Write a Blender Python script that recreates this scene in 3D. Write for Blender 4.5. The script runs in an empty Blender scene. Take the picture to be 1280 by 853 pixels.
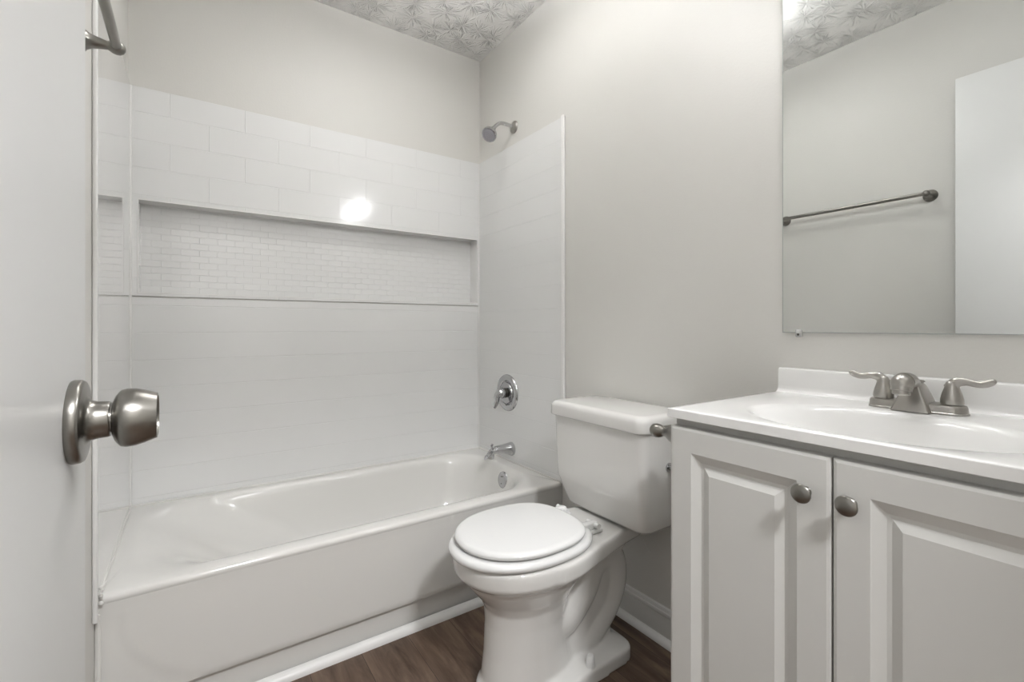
import bpy, bmesh, math, random
from mathutils import Vector, Matrix
random.seed(4)
D = bpy.data
SC = bpy.context.scene
COL = SC.collection
PI = math.pi

# ------------------------------------------------------------------ camera
cam_d = D.cameras.new('camera'); cam = D.objects.new('camera', cam_d); COL.objects.link(cam)
cam.location = (-1.2625, -2.1467, 1.0169)
cam.rotation_euler = (PI/2, 0, -0.6012)
cam_d.sensor_width = 36.0; cam_d.sensor_fit = 'HORIZONTAL'
cam_d.lens = 36.0*582.25/1280
cam_d.shift_y = -(426.5-408.2)/1280
cam_d.clip_start = 0.02
SC.camera = cam

# ------------------------------------------------------------------ world and light levels
w = D.worlds.new('world'); SC.world = w; w.use_nodes = True
w.node_tree.nodes['Background'].inputs[0].default_value = (0.8, 0.85, 0.9, 1)
w.node_tree.nodes['Background'].inputs[1].default_value = 0.3
SC.view_settings.view_transform = 'Standard'; SC.view_settings.look = 'None'
SC.view_settings.gamma = 1.0; SC.view_settings.use_curve_mapping = False
SC.view_settings.exposure = 0.85
BULB = 84.0          # emission strength of each vanity globe
HALL_FILL = 31.0          # watts of the added hall fill lamp
UPLIGHT_FILL = 8.5           # watts of the added bathroom uplight, unseen fill

# ------------------------------------------------------------------ materials
def mat(name, col, rough=0.5, metal=0.0, coat=0.0, spec=0.5, emit=None, strength=0):
    m = D.materials.new(name); m.use_nodes = True
    b = m.node_tree.nodes['Principled BSDF']
    b.inputs['Base Color'].default_value = (*col, 1)
    b.inputs['Roughness'].default_value = rough
    b.inputs['Metallic'].default_value = metal
    b.inputs['Coat Weight'].default_value = coat
    b.inputs['Coat Roughness'].default_value = 0.05
    b.inputs['Specular IOR Level'].default_value = spec
    if emit:
        b.inputs['Emission Color'].default_value = (*emit, 1)
        b.inputs['Emission Strength'].default_value = strength
    return m
class NT:
    def __init__(s, m): s.t = m.node_tree; s.b = s.t.nodes['Principled BSDF']
    def n(s, typ, **k):
        o = s.t.nodes.new(typ)
        for a, v in k.items():
            if a.startswith('i_'):
                o.inputs[a[2:].replace('_', ' ')].default_value = v
            else: setattr(o, a, v)
        return o
    def l(s, a, b): s.t.links.new(a, b)
    def math(s, op, a, b=None, c=None):
        o = s.n('ShaderNodeMath', operation=op)
        for i, v in enumerate((a, b, c)):
            if v is None: continue
            if hasattr(v, 'links'): s.l(v, o.inputs[i])
            else: o.inputs[i].default_value = v
        return o.outputs[0]
def bump(nt, height, strength, dist):
    b = nt.n('ShaderNodeBump'); b.inputs['Strength'].default_value = strength; b.inputs['Distance'].default_value = dist
    nt.l(height, b.inputs['Height']); nt.l(b.outputs[0], nt.b.inputs['Normal'])
def noise_bump(m, scale, strength, dist, detail=3):
    nt = NT(m); g = nt.n('ShaderNodeNewGeometry'); n = nt.n('ShaderNodeTexNoise')
    n.inputs['Scale'].default_value = scale; n.inputs['Detail'].default_value = detail
    nt.l(g.outputs['Position'], n.inputs['Vector']); bump(nt, n.outputs['Fac'], strength, dist)
    return m

M = {}
M['wall'] = noise_bump(mat('wall_paint', (0.68, 0.668, 0.635), 0.42, spec=0.35), 140, 0.25, 0.0012)
M['white_trim'] = mat('white_trim_paint', (0.80, 0.795, 0.78), 0.30)
M['door'] = noise_bump(mat('door_paint', (0.69, 0.69, 0.68), 0.38), 60, 0.12, 0.001)
M['tub'] = mat('tub_enamel', (0.74, 0.73, 0.70), 0.16, coat=0.3)
M['china'] = mat('vitreous_china', (0.74, 0.73, 0.705), 0.08, coat=0.4)
M['seat'] = mat('seat_enamel', (0.80, 0.80, 0.79), 0.16)
M['counter'] = mat('cultured_marble', (0.84, 0.835, 0.82), 0.12, coat=0.4)
M['cabinet'] = noise_bump(mat('cabinet_paint', (0.65, 0.645, 0.62), 0.38), 90, 0.06, 0.0006)
M['dark'] = mat('cabinet_shadow_gap', (0.20, 0.19, 0.17), 0.6)
M['chrome'] = mat('chrome', (0.54, 0.54, 0.55), 0.07, metal=1)
M['nickel'] = mat('brushed_nickel', (0.40, 0.385, 0.36), 0.30, metal=1)
M['nickel_aged'] = mat('aged_nickel', (0.27, 0.26, 0.24), 0.28, metal=1)
M['nickel_dark'] = mat('dark_nickel', (0.10, 0.095, 0.085), 0.35, metal=1)
M['black'] = mat('black_rubber', (0.03, 0.03, 0.03), 0.5)
M['mirror'] = mat('silvered_glass', (0.76, 0.775, 0.765), 0.0, metal=1)
M['mirror_edge'] = mat('polished_glass_edge', (0.45, 0.47, 0.45), 0.15)
M['clip'] = mat('clear_plastic', (0.85, 0.85, 0.84), 0.12); M['clip'].node_tree.nodes['Principled BSDF'].inputs['Transmission Weight'].default_value = 0.5
M['caulk'] = mat('caulk', (0.72, 0.71, 0.68), 0.45)
M['nozzle'] = mat('rubber_nozzle', (0.80, 0.79, 0.84), 0.4)
M['face'] = mat('spray_face', (0.25, 0.245, 0.27), 0.3)
M['bulb'] = mat('lit_frosted_globe', (0.9, 0.9, 0.9), 0.3, emit=(0.975, 0.98, 1.0), strength=BULB)
M['diffuser'] = mat('lit_fill_diffuser', (0.9, 0.9, 0.9), 0.3, emit=(0.975, 0.985, 1.0), strength=1.5)

def brick_mat(name, axis, bw, rh, mortar, shift, dist, base=(0.80, 0.80, 0.79), rough=0.14, coat=0.2):
    m = mat(name, base, rough, coat=coat); nt = NT(m)
    g = nt.n('ShaderNodeNewGeometry'); sp = nt.n('ShaderNodeSeparateXYZ'); nt.l(g.outputs['Position'], sp.inputs[0])
    cb = nt.n('ShaderNodeCombineXYZ')
    nt.l(nt.math('ADD', sp.outputs[axis], shift[0]), cb.inputs[0]); nt.l(nt.math('ADD', sp.outputs['Z'], shift[1]), cb.inputs[1])
    br = nt.n('ShaderNodeTexBrick'); br.inputs['Scale'].default_value = 1.0
    br.inputs['Mortar Size'].default_value = mortar; br.inputs['Mortar Smooth'].default_value = 0.6
    br.inputs['Brick Width'].default_value = bw; br.inputs['Row Height'].default_value = rh
    nt.l(cb.outputs[0], br.inputs['Vector'])
    inv = nt.math('SUBTRACT', 1.0, br.outputs['Fac'])
    no = nt.n('ShaderNodeTexNoise'); no.inputs['Scale'].default_value = 3.0; no.inputs['Detail'].default_value = 0.0
    nt.l(g.outputs['Position'], no.inputs['Vector'])
    h = nt.math('ADD', inv, nt.math('MULTIPLY', no.outputs['Fac'], 0.8))
    bump(nt, h, 1.0, dist)
    return m
M['tile_back'] = brick_mat('surround_tile_back', 'X', 0.242, 0.0995, 0.0018, (0.485, -1.590), 0.0009)
M['tile_low'] = brick_mat('surround_tile_low', 'X', 9.0, 0.0995, 0.0018, (4.0, -1.590), 0.0008)
M['tile_side'] = brick_mat('surround_tile_side', 'Y', 9.0, 0.0995, 0.0018, (4.0, -1.590), 0.0007)
M['tile_left'] = brick_mat('surround_tile_left', 'Y', 0.242, 0.0995, 0.0016, (0.06, -1.590), 0.00008, rough=0.05, coat=1.0)
M['mosaic'] = brick_mat('surround_mosaic', 'X', 0.0605, 0.024875, 0.0012, (0.0, -1.590), 0.0009)

def ceiling_mat():
    m = mat('stomped_ceiling', (0.87, 0.86, 0.835), 0.45, spec=0.4); nt = NT(m)
    g = nt.n('ShaderNodeNewGeometry'); sc = nt.n('ShaderNodeVectorMath', operation='SCALE'); sc.inputs['Scale'].default_value = 10.0
    nt.l(g.outputs['Position'], sc.inputs[0])
    v = nt.n('ShaderNodeTexVoronoi', voronoi_dimensions='2D'); v.inputs['Scale'].default_value = 1.0
    nt.l(sc.outputs[0], v.inputs['Vector'])
    sub = nt.n('ShaderNodeVectorMath', operation='SUBTRACT'); nt.l(sc.outputs[0], sub.inputs[0]); nt.l(v.outputs['Position'], sub.inputs[1])
    s = nt.n('ShaderNodeSeparateXYZ'); nt.l(sub.outputs[0], s.inputs[0])
    ang = nt.math('ARCTAN2', s.outputs[1], s.outputs[0])
    cb = nt.n('ShaderNodeCombineXYZ'); nt.l(nt.math('MULTIPLY', ang, 7.0), cb.inputs[0])
    nt.l(nt.math('MULTIPLY', v.outputs['Distance'], 1.6), cb.inputs[1])
    sp = nt.n('ShaderNodeSeparateXYZ'); nt.l(v.outputs['Position'], sp.inputs[0]); nt.l(nt.math('MULTIPLY', sp.outputs[0], 7.3), cb.inputs[2])
    n = nt.n('ShaderNodeTexNoise'); n.inputs['Scale'].default_value = 1.0; n.inputs['Detail'].default_value = 2.5
    nt.l(cb.outputs[0], n.inputs['Vector'])
    r = nt.math('MULTIPLY', nt.math('MAXIMUM', nt.math('SUBTRACT', n.outputs['Fac'], 0.5), 0.0), 5.0)
    fade = nt.math('MULTIPLY', nt.math('MAXIMUM', nt.math('SUBTRACT', 0.95, v.outputs['Distance']), 0.0), 1.2)
    ins = nt.math('MINIMUM', nt.math('MULTIPLY', v.outputs['Distance'], 4.0), 1.0)
    bump(nt, nt.math('MULTIPLY', nt.math('MULTIPLY', r, fade), ins), 1.0, 0.009)
    return m
M['ceiling'] = ceiling_mat()

def floor_mat():
    m = mat('wood_plank_vinyl', (0.1, 0.07, 0.05), 0.42, spec=0.4); nt = NT(m)
    g = nt.n('ShaderNodeNewGeometry'); sp = nt.n('ShaderNodeSeparateXYZ'); nt.l(g.outputs['Position'], sp.inputs[0])
    cb = nt.n('ShaderNodeCombineXYZ'); nt.l(nt.math('ADD', sp.outputs['Y'], 5.31), cb.inputs[0]); nt.l(nt.math('ADD', sp.outputs['X'], 5.03), cb.inputs[1])
    br = nt.n('ShaderNodeTexBrick'); br.inputs['Scale'].default_value = 1.0; br.inputs['Mortar Size'].default_value = 0.0008
    br.inputs['Brick Width'].default_value = 1.2; br.inputs['Row Height'].default_value = 0.15; br.offset = 0.37
    br.inputs['Color1'].default_value = (0, 0, 0, 1); br.inputs['Color2'].default_value = (1, 1, 1, 1)
    nt.l(cb.outputs[0], br.inputs['Vector'])
    # grain runs along Y, shifted per plank
    off = nt.math('MULTIPLY', br.outputs['Color'], 7.0)
    gv = nt.n('ShaderNodeCombineXYZ')
    nt.l(nt.math('ADD', nt.math('MULTIPLY', sp.outputs['X'], 9.0), off), gv.inputs[0])
    nt.l(nt.math('ADD', nt.math('MULTIPLY', sp.outputs['Y'], 1.6), off), gv.inputs[1])
    n1 = nt.n('ShaderNodeTexNoise'); n1.inputs['Scale'].default_value = 1.6; n1.inputs['Detail'].default_value = 7; n1.inputs['Roughness'].default_value = 0.62; n1.inputs['Distortion'].default_value = 1.1
    nt.l(gv.outputs[0], n1.inputs['Vector'])
    gf = nt.n('ShaderNodeCombineXYZ')
    nt.l(nt.math('ADD', nt.math('MULTIPLY', sp.outputs['X'], 120.0), off), gf.inputs[0]); nt.l(nt.math('MULTIPLY', sp.outputs['Y'], 7.0), gf.inputs[1])
    n2 = nt.n('ShaderNodeTexNoise'); n2.inputs['Scale'].default_value = 1.0; n2.inputs['Detail'].default_value = 3
    nt.l(gf.outputs[0], n2.inputs['Vector'])
    mix = nt.math('ADD', nt.math('MULTIPLY', n1.outputs['Fac'], 0.8), nt.math('MULTIPLY', n2.outputs['Fac'], 0.2))
    cr = nt.n('ShaderNodeValToRGB'); nt.l(mix, cr.inputs[0])
    e = cr.color_ramp.elements
    e[0].position = 0.32; e[0].color = (0.050, 0.030, 0.019, 1)
    e[1].position = 0.70; e[1].color = (0.235, 0.165, 0.120, 1)
    k = e.new(0.5); k.color = (0.125, 0.082, 0.058, 1)
    mm = nt.n('ShaderNodeMix', data_type='RGBA'); nt.l(br.outputs['Fac'], mm.inputs[0]); nt.l(cr.outputs[0], mm.inputs[6]); mm.inputs[7].default_value = (0.03, 0.02, 0.014, 1)
    nt.l(mm.outputs[2], nt.b.inputs['Base Color'])
    bump(nt, n2.outputs['Fac'], 0.25, 0.001)
    return m
M['floor'] = floor_mat()

# ------------------------------------------------------------------ geometry helpers
class G:
    """collects geometry in world space, then links it as one object"""
    def __init__(s): s.v = []; s.f = []
    def add(s, verts, faces):
        o = len(s.v); s.v += [tuple(v) for v in verts]; s.f += [tuple(i+o for i in f) for f in faces]; return s
    def box(s, x0, x1, y0, y1, z0, z1, bev=0.0, seg=2):
        bm = bmesh.new(); bmesh.ops.create_cube(bm, size=1)
        for v in bm.verts:
            v.co = Vector(((x0+x1)/2+v.co.x*(x1-x0), (y0+y1)/2+v.co.y*(y1-y0), (z0+z1)/2+v.co.z*(z1-z0)))
        if bev > 0: bmesh.ops.bevel(bm, geom=list(bm.edges), offset=bev, segments=seg, affect='EDGES', profile=0.5)
        bm.verts.ensure_lookup_table(); bm.verts.index_update()
        s.add([v.co for v in bm.verts], [[v.index for v in f.verts] for f in bm.faces]); bm.free(); return s
    def loft(s, rings, cap0=True, cap1=True, closed=True):
        n = len(rings[0]); vs = [p for r in rings for p in r]; fs = []
        for i in range(len(rings)-1):
            for j in range(n if closed else n-1):
                a = i*n+j; b = i*n+(j+1) % n
                fs.append((a, b, b+n, a+n))
        if cap0: fs.append(tuple(range(n-1, -1, -1)))
        if cap1: fs.append(tuple((len(rings)-1)*n+j for j in range(n)))
        return s.add(vs, fs)
    def lathe(s, org, axis, prof, n=40, scale=(1, 1)):
        """prof: (t along axis, radius)"""
        a = Vector(axis).normalized(); u = a.orthogonal().normalized(); v = a.cross(u)
        if abs(a.z) < 0.9: v = Vector((0, 0, 1)) - a*a.z; v.normalize(); u = v.cross(a)
        rings = []
        for t, r in prof:
            r = max(r, 1e-5)
            rings.append([Vector(org)+a*t+(u*math.cos(2*PI*k/n)*scale[0]+v*math.sin(2*PI*k/n)*scale[1])*r for k in range(n)])
        return s.loft(rings)
    def tube(s, pts, rad, n=20, sub=6, flat=None):
        """smooth tube through pts with radii; flat=(a,b) scales the side and up directions"""
        P = [Vector(p) for p in pts]; R = rad if isinstance(rad, (list, tuple)) else [rad]*len(P)
        Q = []; RR = []
        for i in range(len(P)-1):
            p0 = P[max(i-1, 0)]; p1 = P[i]; p2 = P[i+1]; p3 = P[min(i+2, len(P)-1)]
            for k in range(sub):
                t = k/sub
                Q.append(0.5*((2*p1)+(p2-p0)*t+(2*p0-5*p1+4*p2-p3)*t*t+(3*p1-p0-3*p2+p3)*t**3)); RR.append(R[i]+(R[i+1]-R[i])*t)
        Q.append(P[-1]); RR.append(R[-1])
        rings = []; up = None
        for i, q in enumerate(Q):
            d = (Q[min(i+1, len(Q)-1)]-Q[max(i-1, 0)]).normalized()
            if up is None:
                up = Vector((0, 0, 1)) if abs(d.z) < 0.8 else Vector((1, 0, 0))
            up = (up-d*up.dot(d)).normalized(); side = d.cross(up)
            fa, fb = flat if flat else (1, 1)
            rings.append([q+(side*math.cos(2*PI*k/n)*fa+up*math.sin(2*PI*k/n)*fb)*RR[i] for k in range(n)])
        return s.loft(rings)
    def sphere(s, c, r, sx=1, sy=1, sz=1, n=24, m=16):
        rings = []
        for i in range(m+1):
            a = -PI/2+PI*i/m; rr = max(math.cos(a), 1e-4)*r
            rings.append([(c[0]+math.cos(2*PI*k/n)*rr*sx, c[1]+math.sin(2*PI*k/n)*rr*sy, c[2]+math.sin(a)*r*sz) for k in range(n)])
        return s.loft(rings)
    def build(s, name, m, parent=None, smooth=True, angle=40, label=None, fix=True):
        me = D.meshes.new(name)
        off = parent.matrix_world.translation if parent else Vector((0, 0, 0))
        off = WORLD.get(parent, Vector((0, 0, 0))) if parent else Vector((0, 0, 0))
        me.from_pydata([tuple(Vector(v)-off) for v in s.v], [], s.f)
        bm = bmesh.new(); bm.from_mesh(me); bmesh.ops.remove_doubles(bm, verts=bm.verts, dist=1e-5)
        if fix: bmesh.ops.recalc_face_normals(bm, faces=bm.faces)
        for f in bm.faces: f.smooth = smooth
        if smooth:
            for e in bm.edges:
                if len(e.link_faces) == 2 and e.calc_face_angle(0) > math.radians(angle): e.smooth = False
        bm.to_mesh(me); bm.free()
        me.materials.append(M[m]); o = D.objects.new(name, me); COL.objects.link(o)
        if parent: o.parent = parent
        WORLD[o] = off.copy()
        if label: o['label'] = label
        return o
WORLD = {}
def thing(name, loc, label, cat, group=None):
    o = D.objects.new(name, None); COL.objects.link(o); o.location = loc; o.empty_display_size = 0.05
    WORLD[o] = Vector(loc); tag(o, label, cat, group); return o
def tag(o, label, cat, group=None):
    o['label'] = label; o['category'] = cat
    if group: o['group'] = group
    return o
def struct(name, g, m, smooth=False, parent=None, label=None):
    o = g.build(name, m, parent, smooth=smooth, label=label)
    if parent is None: o['kind'] = 'structure'
    return o
def rrect(x0, x1, y0, y1, r, z, nc=10, ns=8):
    """rounded rectangle loop, equal point count for every r"""
    r = max(r, 1e-4)
    out = []
    cs = [(x1-r, y1-r, 0), (x0+r, y1-r, PI/2), (x0+r, y0+r, PI), (x1-r, y0+r, 3*PI/2)]
    for i, (cx, cy, a0) in enumerate(cs):
        for k in range(nc+1):
            a = a0+PI/2*k/nc; out.append(Vector((cx+r*math.cos(a), cy+r*math.sin(a), z)))
        nx = cs[(i+1) % 4]; e = Vector((nx[0]+r*math.cos(nx[2]), nx[1]+r*math.sin(nx[2]), z)); b = out[-1].copy()
        for k in range(1, ns): out.append(b.lerp(e, k/ns))
    return out

# ------------------------------------------------------------------ the room
L, H, YF = -1.453, 2.428, -2.36
XR = 0.0
TS = 0.008                     # thickness of the surround panels
NZ0, NZ1, NX0, NX1, ND = 1.140, 1.474, L+0.030, -0.018, 0.066
struct('floor', G().box(L-0.05, 0.05, YF-0.02, 0.05, -0.05, 0.0), 'floor')
struct('ceiling', G().box(L-0.05, 0.05, YF-0.1, 0.10, H, H+0.05), 'ceiling')
struct('wall_left', G().box(L-0.06, L, YF-0.1, 0.12, 0, H), 'wall')
struct('wall_right', G().box(0.0, 0.06, YF-0.1, 0.12, 0, H), 'wall')
g = G()                        # back wall with the recess of the surround's shelf
g.box(L, 0, 0, 0.12, 0, NZ0-0.01); g.box(L, 0, 0, 0.12, NZ1+0.01, H)
g.box(L, NX0-0.006, 0, 0.12, NZ0-0.01, NZ1+0.01); g.box(NX1+0.006, 0, 0, 0.12, NZ0-0.01, NZ1+0.01)
g.box(NX0-0.006, NX1+0.006, 0.08, 0.12, NZ0-0.01, NZ1+0.01)
struct('wall_back', g, 'wall')
DX0, DX1, DH = -1.385, -0.62, 2.05   # doorway in the front wall
g = G(); g.box(L, DX0, YF-0.1, YF, 0, H); g.box(DX1, 0, YF-0.1, YF, 0, H); g.box(DX0, DX1, YF-0.1, YF, DH, H)
struct('wall_front', g, 'wall')
# door casing round the opening
g = G()
for a, b in ((DX1-0.004, DX1+0.056),): g.box(a, b, YF, YF+0.014, 0, DH+0.06, 0.004)
g.box(DX0-0.056, DX0+0.004, YF, YF+0.014, 0, DH+0.06, 0.004)
g.box(DX0-0.056, DX1+0.056, YF, YF+0.014, DH-0.004, DH+0.06, 0.004)
g.box(DX1-0.018, DX1, YF-0.1, YF, 0, DH, 0.002); g.box(DX0, DX0+0.018, YF-0.1, YF, 0, DH, 0.002); g.box(DX0, DX1, YF-0.1, YF, DH-0.018, DH, 0.002)
struct('trim_1', g, 'white_trim')
# hallway beyond the open doorway
HX0, HX1, HY0, HY1 = -2.6, 0.6, -3.9, YF-0.1
struct('floor_hall', G().box(HX0, HX1, HY0, HY1+0.10, -0.05, -0.001), 'floor')
struct('ceiling_hall', G().box(HX0, HX1, HY0, HY1, H, H+0.05), 'ceiling')
g = G(); g.box(HX0-0.05, HX0, HY0, HY1, 0, H); g.box(HX1, HX1+0.05, HY0, HY1, 0, H); g.box(HX0, HX1, HY0-0.05, HY0, 0, H)
g.box(HX0, L-0.06, HY1, HY1+0.05, 0, H); g.box(0.06, HX1, HY1, HY1+0.05, 0, H)
struct('wall_hall', g, 'wall')

# baseboard with a moulded cap, quarter-round shoe (right wall between tub and vanity)
def extrude_y(prof, y0, y1):      # prof: (x,z) closed loop
    return G().loft([[Vector((x, y0, z)) for x, z in prof], [Vector((x, y1, z)) for x, z in prof]])
cap = [(0, 0), (-0.013, 0), (-0.013, 0.080), (-0.0105, 0.083), (-0.0125, 0.086), (-0.0135, 0.090), (-0.012, 0.095), (-0.008, 0.0975), (-0.008, 0.101), (-0.0065, 0.106), (-0.003, 0.108), (0, 0.108)]
struct('baseboard_right', extrude_y(cap, -1.545, -0.685), 'cabinet', smooth=True)  # greyer paint puts the shade of its upright face into the colour
q = [(-0.013, 0.0)]+[(-0.013-0.020*math.cos(a), 0.020*math.sin(a)+0.0) for a in [i*PI/2/8 for i in range(9)]]
q0 = [(-0.0115, 0.0845), (-0.0135, 0.0865), (-0.0145, 0.090), (-0.013, 0.0955), (-0.009, 0.0975), (-0.009, 0.1015), (-0.0075, 0.107), (-0.003, 0.109), (0, 0.109), (0, 0.0845)]
struct('trim_4', extrude_y(q0, -1.545, -0.697), 'white_trim', smooth=True)  # whiter strip over the cap: light on its upward face, put in as paint
struct('trim_2', extrude_y(q, -1.545, -0.700), 'white_trim', smooth=True)
q = [(L+0.013, 0.0), (L, 0), (L, 0.105), (L+0.004, 0.105), (L+0.009, 0.095), (L+0.013, 0.085)]
struct('baseboard_left', extrude_y(q, YF+0.014, -0.735), 'white_trim', smooth=True)
# quarter-round along the foot of the tub
prof = [(0.0, 0.0)]+[(-0.022*math.cos(a), 0.024*math.sin(a)) for a in [i*PI/2/8 for i in range(9)]]
struct('trim_3', G().loft([[Vector((x, -0.668+y, z)) for y, z in prof] for x in (L+0.002, -0.002)]), 'white_trim', smooth=True)
# plaster scuffs and drips on the wall behind the toilet
g = G()
for (y, z, r) in ((-1.098, 0.307, 0.003), (-1.118, 0.262, 0.0035), (-1.124, 0.262, 0.003), (-1.089, 0.297, 0.0025), (-1.083, 0.306, 0.003)):
    g.sphere((-0.0005, y, z), r, sx=0.35)
g.tube([(-0.0005, -1.085, 0.32), (-0.0005, -1.098, 0.29), (-0.0005, -1.113, 0.266)], 0.0011, n=8)
tag(g.build('caulk_drip', 'caulk'), 'thin dried pale caulk drip with specks on the dark wall under the toilet tank', 'caulk drip')

# ------------------------------------------------------------------ bathtub
W = -0.680; RZ = 0.372
tub = thing('bathtub', (L/2, W/2, 0), 'white alcove bathtub with a plain apron along the back wall', 'bathtub')
g = G()
def inner(z, l, r, f, b, rad): return rrect(L+l, -r, W+f, -b, rad, z)
rings = [rrect(L+0.001, -0.001, W+0.012, -0.001, 0.001, 0.340),
         rrect(L+0.001, -0.001, W+0.003, -0.001, 0.002, 0.356),
         rrect(L+0.001, -0.001, W+0.006, -0.001, 0.004, 0.3665),
         rrect(L+0.002, -0.002, W+0.014, -0.002, 0.006, RZ)]
rings += [inner(RZ+.0005, .035, .060, .044, .036, .15), inner(RZ-.0010, .050, .068, .058, .043, .165), inner(RZ-.005, .072, .074, .070, .049, .18),
          inner(.357, .102, .080, .082, .056, .19), inner(.340, .140, .086, .091, .061, .20), inner(.31, .190, .093, .100, .067, .20), inner(.27, .245, .101, .109, .074, .20),
          inner(.22, .310, .112, .120, .084, .20), inner(.17, .375, .128, .135, .098, .19), inner(.135, .430, .148, .152, .116, .18), inner(.114, .480, .175, .175, .140, .16), inner(.104, .52, .20, .20, .165, .14), inner(.099, .56, .24, .23, .20, .1)]
g.loft(rings, cap0=False, cap1=True)
g.build('basin', 'tub', tub, angle=60)
# apron: a grid with its raised field, rounded at the lower left, and the set-back toe
def sm(a, b, x):
    t = min(1, max(0, (x-a)/(b-a))); return t*t*(3-2*t)
def apron_y(x, z):
    toe = 1-sm(0.083, 0.096, z)
    ex = x-L
    edge = 0.040+0.13*max(0, 0.27-z)/0.27*max(0, 0.27-z)/0.27*3.0
    left = 1-sm(edge, edge+0.018, ex) if z < 0.30 else (1-sm(edge, edge+0.018, ex))*max(0, 1-(z-0.30)/0.03)
    rt = 1-sm(0.045, 0.06, -x)
    rec = max(toe, left*0.10, rt*0.1*(1-sm(0.28, 0.32, z)))
    return W+0.004+0.022*rec - 0.0035*sm(0.33, 0.10, z)*0
xs = [L+0.001+(-L-0.002)*i/180 for i in range(181)]
zs = [0.0, 0.04, 0.078]+[0.082+0.002*i for i in range(8)]+[0.10+0.0125*i for i in range(1, 20)]+[0.345, 0.352]
g = G(); g.loft([[Vector((x, apron_y(x, z) if z < 0.345 else W+0.0035, z)) for x in xs] for z in zs], cap0=False, cap1=False, closed=False)
g.build('apron', 'tub', tub, angle=70)
ov = G(); ov.lathe((-0.088, -0.366, 0.314), (-1, 0, 0.16), [(0, 0.0), (0, 0.036), (0.003, 0.0375), (0.007, 0.0355), (0.0095, 0.031), (0.0105, 0.015), (0.011, 0.0)])
op = ov.build('overflow_plate', 'chrome', tub, label='round chrome overflow plate')
for s_ in (-1, 1): G().sphere((-0.1000, -0.366, 0.315+s_*0.016), 0.0028).build('screw', 'nickel_dark', op)
g = G(); g.lathe((-0.29, -0.36, 0.0985), (0, 0, 1), [(0, 0), (0, 0.034), (0.003, 0.032), (0.003, 0.02), (0.001, 0.0)])
g.build('drain', 'chrome', tub)

# ------------------------------------------------------------------ tub surround
sur = thing('tub_surround', (L/2, 0, RZ), 'glossy white embossed tile tub surround with a long recessed shelf', 'shower surround')
PZ = 1.880; GZ = 1.124
g = G()
g.box(L+0.001, -0.001, -TS, -0.0005, GZ+0.0025, NZ0, 0.0015); g.box(L+0.001, -0.001, -TS, -0.0005, NZ1, PZ, 0.0015)
g.box(L+0.001, NX0, -TS, -0.0005, NZ0-0.002, NZ1+0.002); g.box(NX1, -0.001, -TS, -0.0005, NZ0-0.002, NZ1+0.002)
g.build('upper_panel', 'tile_back', sur, smooth=False)
g = G(); g.box(L+0.001, -0.001, -0.0045, -0.0005, RZ+0.001, GZ-0.001, 0.0008)
g.build('lower_panel', 'tile_low', sur, smooth=False)
# niche lining
g = G()
t = 0.004
g.box(NX0-t, NX1+t, ND, ND+t, NZ0-t, NZ1+t)
nb = g.build('shelf_back', 'mosaic', sur, smooth=False, label='small brick mosaic back of the shelf')
g = G()
g.box(NX0-t, NX1+t, -TS-0.001, ND+0.001, NZ0-t, NZ0+0.001, 0.001); g.box(NX0-t, NX1+t, -TS-0.001, ND+0.001, NZ1-0.001, NZ1+t, 0.001)
g.box(NX0-t, NX0+0.001, -TS-0.001, ND+0.001, NZ0, NZ1, 0.001); g.box(NX1-0.001, NX1+t, -TS-0.001, ND+0.001, NZ0, NZ1, 0.001)
g.build('shelf_lining', 'counter', sur, smooth=False)
g = G()
for x0, x1 in ((-TS, -0.0005), ):
    g.box(x0, x1, W-0.002, -TS, RZ+0.001, PZ, 0.0015)
g.build('side_panel', 'tile_side', sur, smooth=False)
g = G()
for x0, x1 in ((L+0.0005, L+TS), ):
    g.box(x0, x1, W-0.032, -TS, RZ+0.001, PZ, 0.0015)
g.build('side_panel', 'tile_left', sur, smooth=False)
G().box(-TS-0.007, -0.0005, W-0.016, W-0.001, RZ+0.001, PZ+0.004, 0.004, 3).build('edge_trim', 'white_trim', sur)
G().box(L+0.0005, L+TS+0.002, W-0.044, W-0.031, RZ-0.04, PZ+0.004, 0.003, 3).build('edge_trim', 'white_trim', sur)
# soft corner beads and the caulk bead along the tub
G().tube([(-TS, -TS, RZ), (-TS, -TS, PZ-0.002)], 0.004, n=12, sub=1).build('corner_bead', 'white_trim', sur)
G().tube([(L+TS, -TS, RZ), (L+TS, -TS, PZ-0.002)], 0.004, n=12, sub=1).build('corner_bead', 'white_trim', sur)
G().tube([(L+TS, W, RZ+0.002), (L+TS, -TS, RZ+0.002)], 0.004, n=10, sub=1).tube([(L+TS, -TS, RZ+0.002), (-TS, -TS, RZ+0.002)], 0.004, n=10, sub=1).tube([(-TS, -TS, RZ+0.002), (-TS, W, RZ+0.002)], 0.004, n=10, sub=1).build('caulk_bead', 'caulk', sur)
# ragged caulk down the wall at the tub's left front corner
g = G()
pts = [(L+0.006, W-0.006+random.uniform(-.003, .003), 0.02+0.035*i) for i in range(10)]
g.tube(pts, [0.004+random.uniform(0, .003) for _ in pts], n=8, sub=3)
for i in range(5): g.sphere((L+0.012, W-0.008+random.uniform(-.008, .004), 0.362+0.008*i+random.uniform(-.004, .004)), random.uniform(0.003, 0.006))
tag(g.build('caulk_seam', 'caulk'), 'ragged grey caulk seam running down the wall at the left front corner of the tub', 'caulk')

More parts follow.
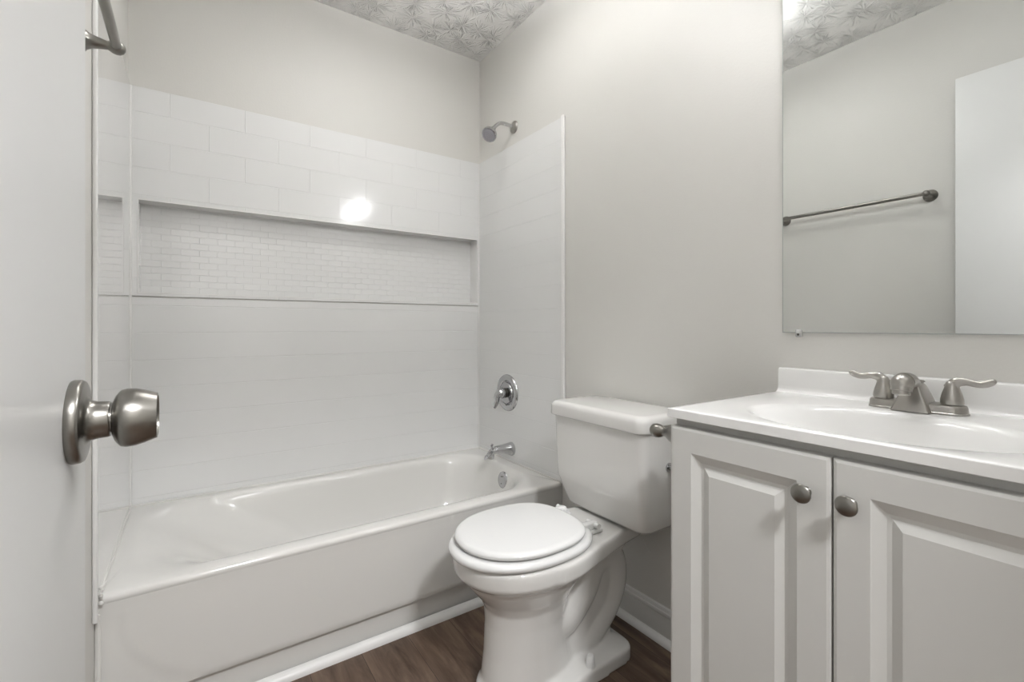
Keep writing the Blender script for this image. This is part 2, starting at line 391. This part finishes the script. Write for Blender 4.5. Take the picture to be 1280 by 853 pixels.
# ------------------------------------------------------------------ shower fittings
YS = -0.325
sh = thing('wall_shower', (0, YS, 1.965), 'chrome shower head on a bent arm high above the tub', 'shower head')
G().lathe((0, YS, 1.965), (-1, 0, 0), [(0, 0), (0, 0.030), (0.002, 0.030), (0.006, 0.027), (0.010, 0.018), (0.013, 0.011), (0.013, 0)]).build('flange', 'nickel', sh)
G().tube([(0, YS, 1.965), (-0.04, YS, 1.968), (-0.075, YS, 1.966), (-0.100, YS, 1.950), (-0.124, YS-0.001, 1.924)], 0.0085).build('arm', 'chrome', sh)
ax = Vector((-0.60, -0.30, -0.74)).normalized(); o0 = Vector((-0.117, YS-0.001, 1.931))
G().lathe(o0, ax, [(0, 0), (0, 0.011), (0.012, 0.012), (0.013, 0.014), (0.020, 0.014), (0.022, 0.011), (0.026, 0.013), (0.034, 0.025), (0.045, 0.033), (0.054, 0.0355), (0.062, 0.0350), (0.0635, 0.032), (0.062, 0.030), (0.062, 0)]).build('shower_head', 'chrome', sh)
fc = o0+ax*0.0625
fp = G().lathe(fc-ax*0.001, ax, [(0, 0), (0, 0.030), (0.002, 0.0295), (0.003, 0)]).build('spray_face', 'face', sh)
g = G(); u = ax.orthogonal().normalized(); v = ax.cross(u)
for rr, k in ((0.0, 1), (0.007, 6), (0.013, 11), (0.019, 16), (0.0255, 22)):
    for i in range(k):
        a = 2*PI*i/k+rr*90; g.lathe(fc+ax*0.0015+(u*math.cos(a)+v*math.sin(a))*rr, ax, [(0, 0.0021), (0.0022, 0.0017), (0.0026, 0.0)], n=8)
g.build('nozzles', 'nozzle', fp)['kind'] = 'stuff'

YV, ZV = -0.281, 0.697
va = thing('shower_valve', (-TS, YV, ZV), 'round chrome shower valve plate with a curved lever above the tub spout', 'shower valve')
G().lathe((-TS, YV, ZV), (-1, 0, 0), [(0, 0), (0, 0.0885), (0.003, 0.0885), (0.009, 0.084), (0.014, 0.075), (0.014, 0.068), (0.010, 0.060), (0.004, 0.056), (0.004, 0.054), (0.012, 0.050), (0.014, 0.030), (0.015, 0)], n=64).build('escutcheon', 'chrome', va)
G().lathe((-TS-0.010, YV, ZV), (-1, 0, 0), [(0, 0.024), (0.020, 0.022)], n=32).build('sleeve', 'nickel_dark', va)
g = G(); g.lathe((-TS-0.028, YV, ZV), (-1, 0, 0), [(0, 0), (0, 0.024), (0.006, 0.0255), (0.018, 0.0235), (0.030, 0.018), (0.036, 0.010), (0.038, 0)], n=32)
g.tube([(-0.056, YV, ZV+0.004), (-0.066, YV+0.004, ZV-0.012), (-0.067, YV+0.008, ZV-0.035), (-0.072, YV+0.011, ZV-0.058), (-0.078, YV+0.013, ZV-0.070)], [0.020, 0.018, 0.0145, 0.0115, 0.0085], flat=(1, 0.85))
g.build('lever', 'chrome', va)
for s_ in (-1, 1):
    G().sphere((-TS-0.009, YV, ZV+s_*0.058), 0.004, sx=0.6).build('screw', 'nickel_dark', va)

YT, ZT = -0.316, 0.434
sp = thing('tub_spout', (-TS, YT, ZT), 'chrome tub spout with a pull-up diverter just above the tub rim', 'tub spout')
g = G()
def oval(x, zc, ry, rz, y=YT, n=32, tilt=0): return [Vector((x+tilt*math.sin(2*PI*k/n)*rz, y+ry*math.cos(2*PI*k/n), zc+rz*math.sin(2*PI*k/n))) for k in range(n)]
g.loft([oval(-TS, ZT, .020, .022), oval(-TS, ZT, .031, .032), oval(-TS-.004, ZT, .0315, .0325), oval(-.030, ZT+.004, .026, .026), oval(-.060, ZT+.007, .022, .020),
        oval(-.090, ZT+.008, .0205, .0175), oval(-.112, ZT+.006, .020, .017, tilt=.25), oval(-.128, ZT+.000, .0195, .0175, tilt=.7), oval(-.136, ZT-.008, .018, .016, tilt=1.3), oval(-.137, ZT-.016, .0165, .012, tilt=1.9)], cap0=True, cap1=True)
g.lathe((-0.124, YT, ZT-0.003), (-0.12, 0, -1), [(0, 0.0165), (0.022, 0.0165), (0.026, 0.0155), (0.026, 0.012), (0.02, 0.011), (0.02, 0)])
g.build('body', 'chrome', sp)
G().lathe((-0.121, YT, ZT+0.012), (0, 0, 1), [(0, 0.004), (0.016, 0.004), (0.018, 0.0055), (0.021, 0.0085), (0.024, 0.0085), (0.026, 0.006), (0.0265, 0)]).build('diverter_knob', 'chrome', sp)

# ------------------------------------------------------------------ toilet
YC = -1.067
def half_ring(z, f, b, Wd, te=None, tw=0.0, flare=0.0, nf=2.1, nb=2.4, frac=0.52, n=48):
    """closed loop of a bowl outline: f/b front and back x, Wd half width, te/tw rear tail end and half width"""
    xm = f+(b-f)*frac; x_end = te if te is not None else b; top = []
    for i in range(n+1):
        t = i/n; x = f+(x_end-f)*(0.5-0.5*math.cos(PI*t))
        E = 0
        if x <= xm: E = Wd*max(0, 1-abs((x-xm)/(f-xm))**nf)**(1/nf)
        elif x <= b: E = Wd*max(0, 1-abs((x-xm)/(b-xm))**nb)**(1/nb)
        T = 0
        if te is not None and x > xm: s_ = (x-xm)/(te-xm); T = (tw+max(0, Wd*0.965-tw)*flare*(1-sm(0.10, 0.92, s_)))*max(0, 1-s_**9)**(1/9)
        pw = 14 if flare else 5; hw = (E**pw+T**pw)**(1/pw)
        top.append((x, hw))
    loop = [Vector((x, YC+h, z)) for x, h in top]+[Vector((x, YC-h, z)) for x, h in reversed(top[1:-1])]
    return loop
toi = thing('toilet', (-0.36, YC, 0), 'white two-piece toilet with its lid closed between tub and vanity', 'toilet')
g = G()
lv = [(0.000, -.628, -.30, .100, -.142, .122), (0.036, -.628, -.30, .100, -.142, .122), (0.043, -.624, -.30, .098, -.146, .118),
      (0.046, -.618, -.32, .095, -.155, .100), (0.056, -.612, -.34, .092, -.175, .062), (0.120, -.603, -.36, .090, -.178, .058), (0.200, -.598, -.37, .092, -.170, .060),
      (0.245, -.600, -.36, .098, -.160, .062), (0.272, -.614, -.345, .110, -.150, .063), (0.298, -.636, -.33, .127, -.13, .064), (0.322, -.656, -.315, .143, -.11, .066),
      (0.340, -.668, -.305, .152, -.09, .072, .6), (0.350, -.681, -.300, .163, -.07, .094, 1), (0.358, -.686, -.298, .1675, -.06, .100, 1), (0.380, -.688, -.298, .169, -.055, .102, 1), (0.396, -.688, -.298, .1685, -.052, .102, 1), (0.402, -.682, -.302, .163, -.056, .097, 1)]
g.loft([half_ring(*a) for a in lv])
# trapway bulging from both sides of the pedestal
g.tube([(-.46, YC, .19), (-.38, YC, .165), (-.30, YC, .220), (-.245, YC, .290), (-.180, YC, .290), (-.152, YC, .225), (-.180, YC, .145), (-.25, YC, .085), (-.30, YC, .03)],
       [.080, .080, .076, .071, .069, .068, .067, .070, .070], n=28)
bowl = g.build('bowl', 'china', toi, angle=80)
rm = bowl.modifiers.new('remesh', 'REMESH'); rm.mode = 'VOXEL'; rm.voxel_size = 0.0042; rm.use_smooth_shade = True
smo = bowl.modifiers.new('smooth', 'SMOOTH'); smo.factor = 0.5; smo.iterations = 5
# bolt caps
for s_ in (-1, 1):
    G().lathe((-0.322, YC+s_*0.106, 0.044), (0, 0, 1), [(0, 0), (0, 0.0140), (0.004, 0.0135), (0.028, 0.0105), (0.031, 0.0085), (0.0315, 0)], n=24).build('bolt_cap', 'seat', toi)
# seat and lid
def slab(name, f, b, Wd, z0, z1, r, m='seat', nb=3.2, frac=0.5):
    g = G(); rings = []
    for dz, ins in ((0, r), (r*0.3, r*0.3), (r, 0), ((z1-z0)*0.55, 0), ((z1-z0)-r*0.9, r*0.12), ((z1-z0)-r*0.45, r*0.45), ((z1-z0)-r*0.12, r*1.0), (z1-z0, r*1.9)):
        rings.append(half_ring(z0+dz, f+ins, b-ins, Wd-ins, nb=nb, frac=frac))
    g.loft(rings); return g.build(name, m, toi, angle=60)
slab('seat', -.702, -.284, .1665, 0.4045, 0.4280, 0.009, nb=2.5)
slab('lid', -.683, -.316, .1585, 0.4320, 0.4515, 0.008, nb=2.7)
for s_ in (-1, 1):
    g = G(); g.box(-.296, -.250, YC+s_*0.070-.016, YC+s_*0.070+.016, .402, .415, .005, 3)
    g.tube([(-.276, YC+s_*0.070-.024, .426), (-.276, YC+s_*0.070+.024, .426)], .0085, n=16, sub=1); g.box(-.328, -.266, YC+s_*0.070-.010, YC+s_*0.070+.010, .414, .436, .004, 3)
    g.build('hinge', 'seat', toi)
# tank: tapered towards its foot
g = G()
def tk(z, xf, y0, y1, r=0.030): return rrect(xf, -0.012, y0, y1, r, z, nc=8, ns=3)
ta, tb = -1.276, -0.876
g.loft([tk(.4085, -.178, ta+.032, tb-.062, .04), tk(.412, -.190, ta+.019, tb-.048, .038), tk(.422, -.197, ta+.012, tb-.040, .034), tk(.455, -.205, ta+.007, tb-.028), tk(.494, -.2135, ta+.003, tb-.014),
        tk(.506, -.2155, ta+.001, tb-.007), tk(.53, -.2165, ta, tb-.005), tk(.60, -.218, ta, tb-.003), tk(.714, -.220, ta, tb)])
g.build('tank', 'china', toi, angle=50)
g = G()
def ld(z, ins, r=.032): return rrect(-.233+ins, -.006-ins*.4, ta-.011+ins, tb+.011-ins, r-ins*.3, z, nc=8, ns=3)
g.loft([ld(.711, .004), ld(.713, .001), ld(.716, 0), ld(.742, .001), ld(.750, .003), ld(.756, .008), ld(.759, .015), ld(.760, .025)])
g.build('tank_lid', 'china', toi, angle=60)
g = G()
g.lathe((-0.105, ta+0.002, .601), (0, -1, 0), [(0, .014), (.006, .014), (.008, .007), (.016, .007)], n=24)
g.build('flush_mount', 'chrome', toi)
g = G(); g.sphere((-0.105, ta-0.020, .601), .0095)
g.tube([(-0.105, ta-0.019, .601), (-.070, ta-0.021, .598), (-.045, ta-.021, .594)], [.007, .006, .0065], n=12)
g.build('flush_lever', 'chrome', toi)
# gasket line between tank and bowl
G().box(-.165, -.06, YC-.10, YC+.095, .398, .4105, .004).build('gasket', 'black', toi)

# ------------------------------------------------------------------ vanity cabinet
VY0, VY1 = -2.128, -1.546          # right and left sides
FX = -0.459                        # door faces
van = thing('vanity_cabinet', (-.22, (VY0+VY1)/2, 0), 'pale grey two-door vanity cabinet with raised-panel doors', 'vanity cabinet')
g = G(); g.box(FX+.020, -0.001, VY1-.016, VY1, 0.09, .831, .001); g.box(FX+.020, -0.001, VY0, VY0+.016, 0.09, .831, .001)
g.box(FX+.020, -0.001, VY0+.016, VY1-.016, .09, .106); g.box(-.008, -.001, VY0+.016, VY1-.016, .106, .70)
g.box(FX+.020, FX+.038, VY0+.016, VY1-.016, .790, .831); g.box(FX+.020, FX+.038, -1.856, -1.816, .106, .790)
g.box(FX+.075, -.001, VY0+.002, VY1-.002, 0.0, 0.09)
g.build('body', 'cabinet', van, smooth=False)
DZ0, DZ1 = 0.105, 0.8165; YM = -1.8365
def door(y0, y1, ky):
    g = G()
    def R(ins, x): return [Vector((x, y0+ins, DZ0+ins)), Vector((x, y1-ins, DZ0+ins)), Vector((x, y1-ins, DZ1-ins)), Vector((x, y0+ins, DZ1-ins))]
    rings = [R(0, FX+.0185), R(0, FX+.004), R(.0012, FX+.0015), R(.006, FX), R(.048, FX), R(.0495, FX+.001), R(.065, FX+.0085), R(.071, FX+.0090), R(.083, FX+.0035), R(.0845, FX+.0028)]
    g.loft(rings)
    d = g.build('cabinet_door', 'cabinet', van, smooth=False)
    k = G().lathe((FX, ky, .7545), (-1, 0, 0), [(0, 0), (0, .0085), (.002, .0075), (.010, .0058), (.013, .0070), (.0150, .0118), (.0165, .0146), (.0180, .0152), (.0195, .0146), (.0205, .0130), (.0207, .0124), (.0225, .0095), (.0237, .005), (.0240, 0)], n=40)
    k.build('knob', 'nickel_aged', d)
    return d
door(YM+.0012, VY1+.0005, -1.8005)
door(VY0-.0005, YM-.0012, -1.862)

# ------------------------------------------------------------------ countertop with its basin
CT = 0.851; CB = 0.832; CX0 = -.464; CY0, CY1 = -2.137, -1.543
ctr = thing('countertop', (-.22, YM, CB), 'glossy white countertop with an oval basin and low backsplash', 'countertop')
bc = (-.285, -1.838); ba, bb = .148, .202
angs = [2*PI*k/128 for k in range(128)]
def rect_pt(a, ins, z):
    x0, x1, y0, y1 = CX0+ins, -.001-0*ins, CY0+ins, CY1-ins
    dx, dy = math.cos(a), math.sin(a); t = 1e9
    if dx > 1e-9: t = min(t, (x1-bc[0])/dx)
    if dx < -1e-9: t = min(t, (x0-bc[0])/dx)
    if dy > 1e-9: t = min(t, (y1-bc[1])/dy)
    if dy < -1e-9: t = min(t, (y0-bc[1])/dy)
    return Vector((bc[0]+dx*t, bc[1]+dy*t, z))
for cx_ in (CX0, -.001):
    for cy_ in (CY0, CY1):
        a = math.atan2(cy_-bc[1], cx_-bc[0]) % (2*PI); i = min(range(128), key=lambda k: abs(angs[k]-a)); angs[i] = a
def ell(s, z, dx=0): return [Vector((bc[0]+dx+ba*s*math.cos(math.atan2(math.sin(a)/bb, math.cos(a)/ba)), bc[1]+bb*s*math.sin(math.atan2(math.sin(a)/bb, math.cos(a)/ba)), z)) for a in angs]
def rc(ins, z): return [rect_pt(a, ins, z) for a in angs]
g = G(); g.loft([rc(.002, CB), rc(0, CB+.0015), rc(0, CT-.0016), rc(.0006, CT-.0005), rc(.002, CT), rc(.012, CT+.0002), ell(1.07, CT-.0005), ell(1.03, CT-.002), ell(.99, CT-.006), ell(.95, CT-.014), ell(.90, CT-.028), ell(.82, CT-.05), ell(.70, CT-.078), ell(.55, CT-.1), ell(.38, CT-.114), ell(.2, CT-.12), ell(.1, CT-.121)], cap0=False)
g.build('basin_slab', 'counter', ctr, angle=24)
g = G()
bs = [(-.001, CT-.002), (-.034, CT-.0005), (-.029, CT+.001), (-.0245, CT+.004), (-.0215, CT+.009), (-.0205, CT+.016), (-.0195, CT+.052), (-.018, CT+.0575), (-.014, CT+.060), (-.001, CT+.0605)]
g.loft([[Vector((x, y, z)) for x, z in bs] for y in (CY0+.001, CY1-.003)])
g.build('backsplash', 'counter', ctr, angle=35)
G().lathe((bc[0], bc[1], CT-.121), (0, 0, 1), [(0, 0), (0, .022), (.003, .021), (.004, .012), (.007, .011), (.008, 0)], n=32).build('sink_drain', 'nickel', ctr)

# ------------------------------------------------------------------ faucet
FY = -1.838; FXc = -.078; FZ = CT
fa = thing('faucet', (FXc, FY, FZ), 'brushed nickel two-handle faucet at the back of the basin', 'faucet')
def stad(hx, hy, z, n=48):        # stadium outline, long in y
    out = []
    for k in range(n):
        a = 2*PI*k/n; c_, s_ = math.cos(a), math.sin(a)
        out.append(Vector((FXc+hx*c_, FY+(hy-hx)*(1 if s_ > 0 else -1)*(1 if abs(s_) > 1e-9 else 0)+hx*s_, z)))
    return out
g = G(); g.loft([stad(.0265, .0775, FZ), stad(.0268, .0778, FZ+.003), stad(.0258, .0765, FZ+.004), stad(.0250, .0755, FZ+.013), stad(.0235, .0740, FZ+.0165), stad(.0195, .0700, FZ+.018)])
g.build('base_plate', 'nickel', fa, angle=35)
g = G()
def rq(xa, xb, h, z, r=.004, skew=0): return rrect(xa, xb, FY-h, FY+h, r, z, nc=4, ns=2)
g.loft([rq(-.122, -.050, .0300, FZ+.001), rq(-.119, -.052, .0262, FZ+.012), rq(-.114, -.056, .0190, FZ+.032), rq(-.110, -.060, .0135, FZ+.047), rq(-.106, -.064, .0100, FZ+.053)])
g.build('spout_base', 'nickel', fa, angle=35)
g = G()
g.tube([(-.070, FY, FZ+.040), (-.090, FY, FZ+.052), (-.120, FY, FZ+.061), (-.148, FY, FZ+.061)], [.008, .011, .0145, .0170], n=28)
g.sphere((-.157, FY, FZ+.0575), .0185, sx=1.0, sy=.98, sz=1.0)
so = g.build('spout', 'nickel', fa, angle=60)
G().lathe((-.160, FY, FZ+.052), (-.22, 0, -1), [(0, .0162), (.008, .0162), (.0085, .0142), (.0145, .0138), (.0155, .0115), (.012, .0105), (.012, 0)], n=32).build('aerator', 'nickel', so)
G().lathe((-.056, FY, FZ+.018), (0, 0, 1), [(0, .003), (.030, .003), (.034, .0045), (.037, .0085), (.0385, .0085), (.040, .006), (.040, 0)], n=24).build('lift_rod', 'nickel', fa)
for s_ in (1, -1):
    hy = FY+s_*.0530; g = G()
    g.lathe((FXc, hy, FZ+.0185), (0, 0, 1), [(0, 0), (0, .0165), (.003, .0172), (.010, .0168), (.020, .0145), (.030, .0115), (.037, .0098), (.041, .0088), (.044, .006), (.045, 0)], n=32)
    g.tube([(FXc, hy-s_*.003, FZ+.048), (FXc-.001, hy+s_*.006, FZ+.060), (FXc-.002, hy+s_*.020, FZ+.0625), (FXc-.003, hy+s_*.036, FZ+.0595), (FXc-.004, hy+s_*.048, FZ+.062), (FXc-.004, hy+s_*.0555, FZ+.0665)],
           [.0095, .0085, .0060, .0052, .0056, .0050], n=18, flat=(1.15, .85))
    g.sphere((FXc-.004, hy+s_*.0555, FZ+.0665), .0050)
    h = g.build('handle', 'nickel', fa, angle=60)
    G().lathe((FXc, hy, FZ+.0160), (0, 0, 1), [(0, .0150), (.003, .0150)], n=32).build('seal_ring', 'black', h)

# ------------------------------------------------------------------ mirror and its clips
my0, my1, mz0, mz1 = -2.118, -1.5487, 1.0005, 1.905
mir = thing('wall_mirror', (0, (my0+my1)/2, mz0), 'large frameless mirror over the vanity', 'mirror')
G().box(-.0055, -.0010, my0, my1, mz0, mz1, .0006, 1).build('glass_edge', 'mirror_edge', mir, smooth=False)
g = G(); x = -.0057; b = .0022
g.add([(x, my0+b, mz0+b), (x, my1-b, mz0+b), (x, my1-b, mz1-b), (x, my0+b, mz1-b), (x+.0004, my0+b, mz0+b), (x+.0004, my1-b, mz0+b), (x+.0004, my1-b, mz1-b), (x+.0004, my0+b, mz1-b)],
      [(0, 1, 2, 3), (7, 6, 5, 4), (0, 4, 5, 1), (1, 5, 6, 2), (2, 6, 7, 3), (3, 7, 4, 0)])
g.build('glass', 'mirror', mir, smooth=False)
for y in (-1.589, -2.075):
    g = G(); g.box(-.0095, -.0005, y-.0075, y+.0075, mz0-.011, mz0+.0085, .003, 3)
    c = g.build('clip', 'clip', mir, label='clear plastic mirror clip')
    G().lathe((-.0095, y, mz0-.004), (-1, 0, 0), [(0, .0030), (.0012, .0026), (.0016, 0)], n=16).build('screw', 'nickel_dark', c)

# ------------------------------------------------------------------ towel bar on the left wall
def bell(org, axis, ball_r=.0145):
    return [(0, 0), (0, .0265), (.003, .0265), (.0065, .0235), (.010, .0225), (.013, .0185), (.020, .0140), (.030, .0115), (.040, .0095), (.046, .0085), (.050, .0105), (.054, .0130), (.060, ball_r), (.066, .0140), (.071, .0105), (.0745, .005), (.0755, 0)]
TBX, TBZ, TY0, TY1 = L+.0605, 1.598, -.880, -1.492
tw = thing('towel_bar', (L, (TY0+TY1)/2, TBZ), 'long brushed nickel towel bar on the wall beside the open door', 'towel bar')
G().tube([(TBX, TY0, TBZ), (TBX, TY1, TBZ)], .0088, n=24, sub=1).build('bar', 'nickel_aged', tw)
for y in (TY0, TY1):
    G().lathe((L, y, TBZ), (1, 0, 0), bell(None, None), n=36).build('bracket', 'nickel_aged', tw)

# ------------------------------------------------------------------ toilet-paper holder on the vanity's side
tp = thing('paper_holder', (-.34, VY1, .787), 'brushed nickel toilet-paper holder on the vanity side near the tank', 'toilet paper holder')
for x in (-.412, -.268):
    G().lathe((x, VY1, .786), (0, 1, 0), [(0, 0), (0, .0225), (.012, .0225), (.024, .0205), (.034, .0165), (.041, .0115), (.047, .0092), (.053, .0095), (.058, .0125), (.064, .0145), (.071, .0152), (.078, .0140), (.083, .0100), (.086, 0)], n=32).build('post', 'nickel_aged', tp)
G().tube([(-.412, VY1+.071, .786), (-.268, VY1+.071, .786)], .0065, n=20, sub=1).build('roller', 'nickel_aged', tp)

# ------------------------------------------------------------------ open door on the left with its knob
DXF = -1.340; DT = .035; DE = -1.597
dr = D.objects.new('door_1', None); COL.objects.link(dr); dr.location = (DXF-DT/2, -2.33, 0); WORLD[dr] = Vector(dr.location); dr['kind'] = 'structure'
G().box(DXF-DT, DXF, -2.335, DE, .012, 2.036, .0018, 2).build('leaf', 'door', dr)
KY, KZ = -1.655, .9425
kn = G().lathe((DXF, KY, KZ), (1, 0, 0), [(0, 0), (0, .0318), (.0015, .0325), (.0060, .0322), (.0078, .0310), (.0085, .0290), (.0088, .0200), (.0095, .0180), (.0115, .0158), (.0160, .0146), (.0220, .0142), (.0232, .0136), (.0232, .0105), (.0248, .0105), (.0248, .0140), (.0262, .0178), (.0282, .0208), (.0300, .0228), (.0335, .0236), (.0390, .0233), (.0455, .0216), (.0515, .0193), (.0533, .0186), (.0537, .0172), (.0515, .0160), (.0508, .0080), (.0508, 0)], n=56)
kn.build('door_knob', 'nickel_aged', dr, angle=38, label='brushed nickel round knob with wide rosette')
G().lathe((DXF-DT, KY, KZ), (-1, 0, 0), [(0, 0), (0, .0318), (.006, .0322), (.0085, .029), (.010, .0165), (.018, .0128), (.0268, .0115), (.031, .0212), (.039, .0238), (.052, .0215), (.0585, .0180), (.0590, 0)], n=40).build('door_knob', 'nickel', dr, angle=38)
G().box(DXF-.029, DXF-.006, DE-.001, DE+.0012, KZ-.028, KZ+.028, .0005, 1).build('latch_plate', 'nickel', dr)
for z in (.25, 1.02, 1.80):
    G().tube([(DXF+.004, -2.338, z-.045), (DXF+.004, -2.338, z+.045)], .0055, n=14, sub=1).build('hinge', 'nickel', dr)

# ------------------------------------------------------------------ lamps: globes over the mirror, added ceiling fill lamps out of view
LZ = 1.975
vl = thing('vanity_light', (0, -1.83, LZ), 'nickel light bar with lit globes above the mirror', 'vanity light')
G().box(-.028, -.0005, -2.10, -1.53, LZ-.045, LZ+.045, .006, 3).build('backplate', 'nickel', vl)
for y in (-1.615, -1.80, -1.985):
    G().lathe((-.028, y, LZ), (-1, 0, 0), [(0, .026), (.006, .026), (.010, .016), (.055, .016), (.062, .026), (.078, .037), (.106, .041), (.106, .039), (.080, .0355), (.072, .0)], n=28).build('lamp_socket', 'nickel', vl)  # cup behind each globe added to keep its light off the wall
    G().sphere((-.138, y, LZ), .034, n=20, m=12).build('globe', 'bulb', vl)
def area(name, loc, size, watts, col=(.975, .98, 1.0)):
    d = D.lights.new(name, 'AREA'); d.shape = 'DISK'; d.size = size; d.energy = watts; d.color = col
    o = D.objects.new(name, d); COL.objects.link(o); o.location = loc; return o
def ceiling_lamp(name, x, y, r, label, watts):
    t_ = thing(name, (x, y, H), label, 'added fill light')
    G().lathe((x, y, H), (0, 0, -1), [(0, 0), (0, r+.012), (.018, r+.012), (.020, r+.004), (.020, 0)], n=40).build('lamp_base', 'nickel', t_)
    G().lathe((x, y, H-.018), (0, 0, -1), [(0, r), (.008, r*.97), (.016, r*.85), (.022, r*.5), (.024, 0)], n=40).build('diffuser', 'diffuser', t_)
    area(name+'_lamp', (x, y, H-.046), r*1.9, watts)
ceiling_lamp('hall_fill_light', -.95, -3.05, .16, 'unseen fill light added on the hallway ceiling outside the bathroom door', HALL_FILL)  # unseen lamp added to send fill through the doorway
# invented bowl uplight, out of view: bounces fill off the bathroom ceiling
ux, uy, uz = -.62, -0.90, 2.26
up = thing('bowl_uplight', (ux, uy, H), 'added fill uplight, a bowl hung unseen under the ceiling in front of the tub', 'added fill light')
G().lathe((ux, uy, H), (0, 0, -1), [(0, .055), (.008, .055), (.014, .030), (.016, 0)], n=32).build('canopy', 'nickel', up)
G().tube([(ux, uy, H-.01), (ux, uy, uz-.03)], .005, n=12, sub=1).build('stem', 'nickel', up)
G().lathe((ux, uy, uz-.045), (0, 0, 1), [(0, 0), (.0, .05), (.010, .09), (.030, .120), (.060, .135), (.062, .132), (.032, .116), (.014, .086), (.006, .04), (.006, 0)], n=48).build('bowl', 'white_trim', up)
lo = area('bowl_uplight_lamp', (ux, uy, uz-.005), .20, UPLIGHT_FILL); lo.rotation_euler = (PI, 0, 0)
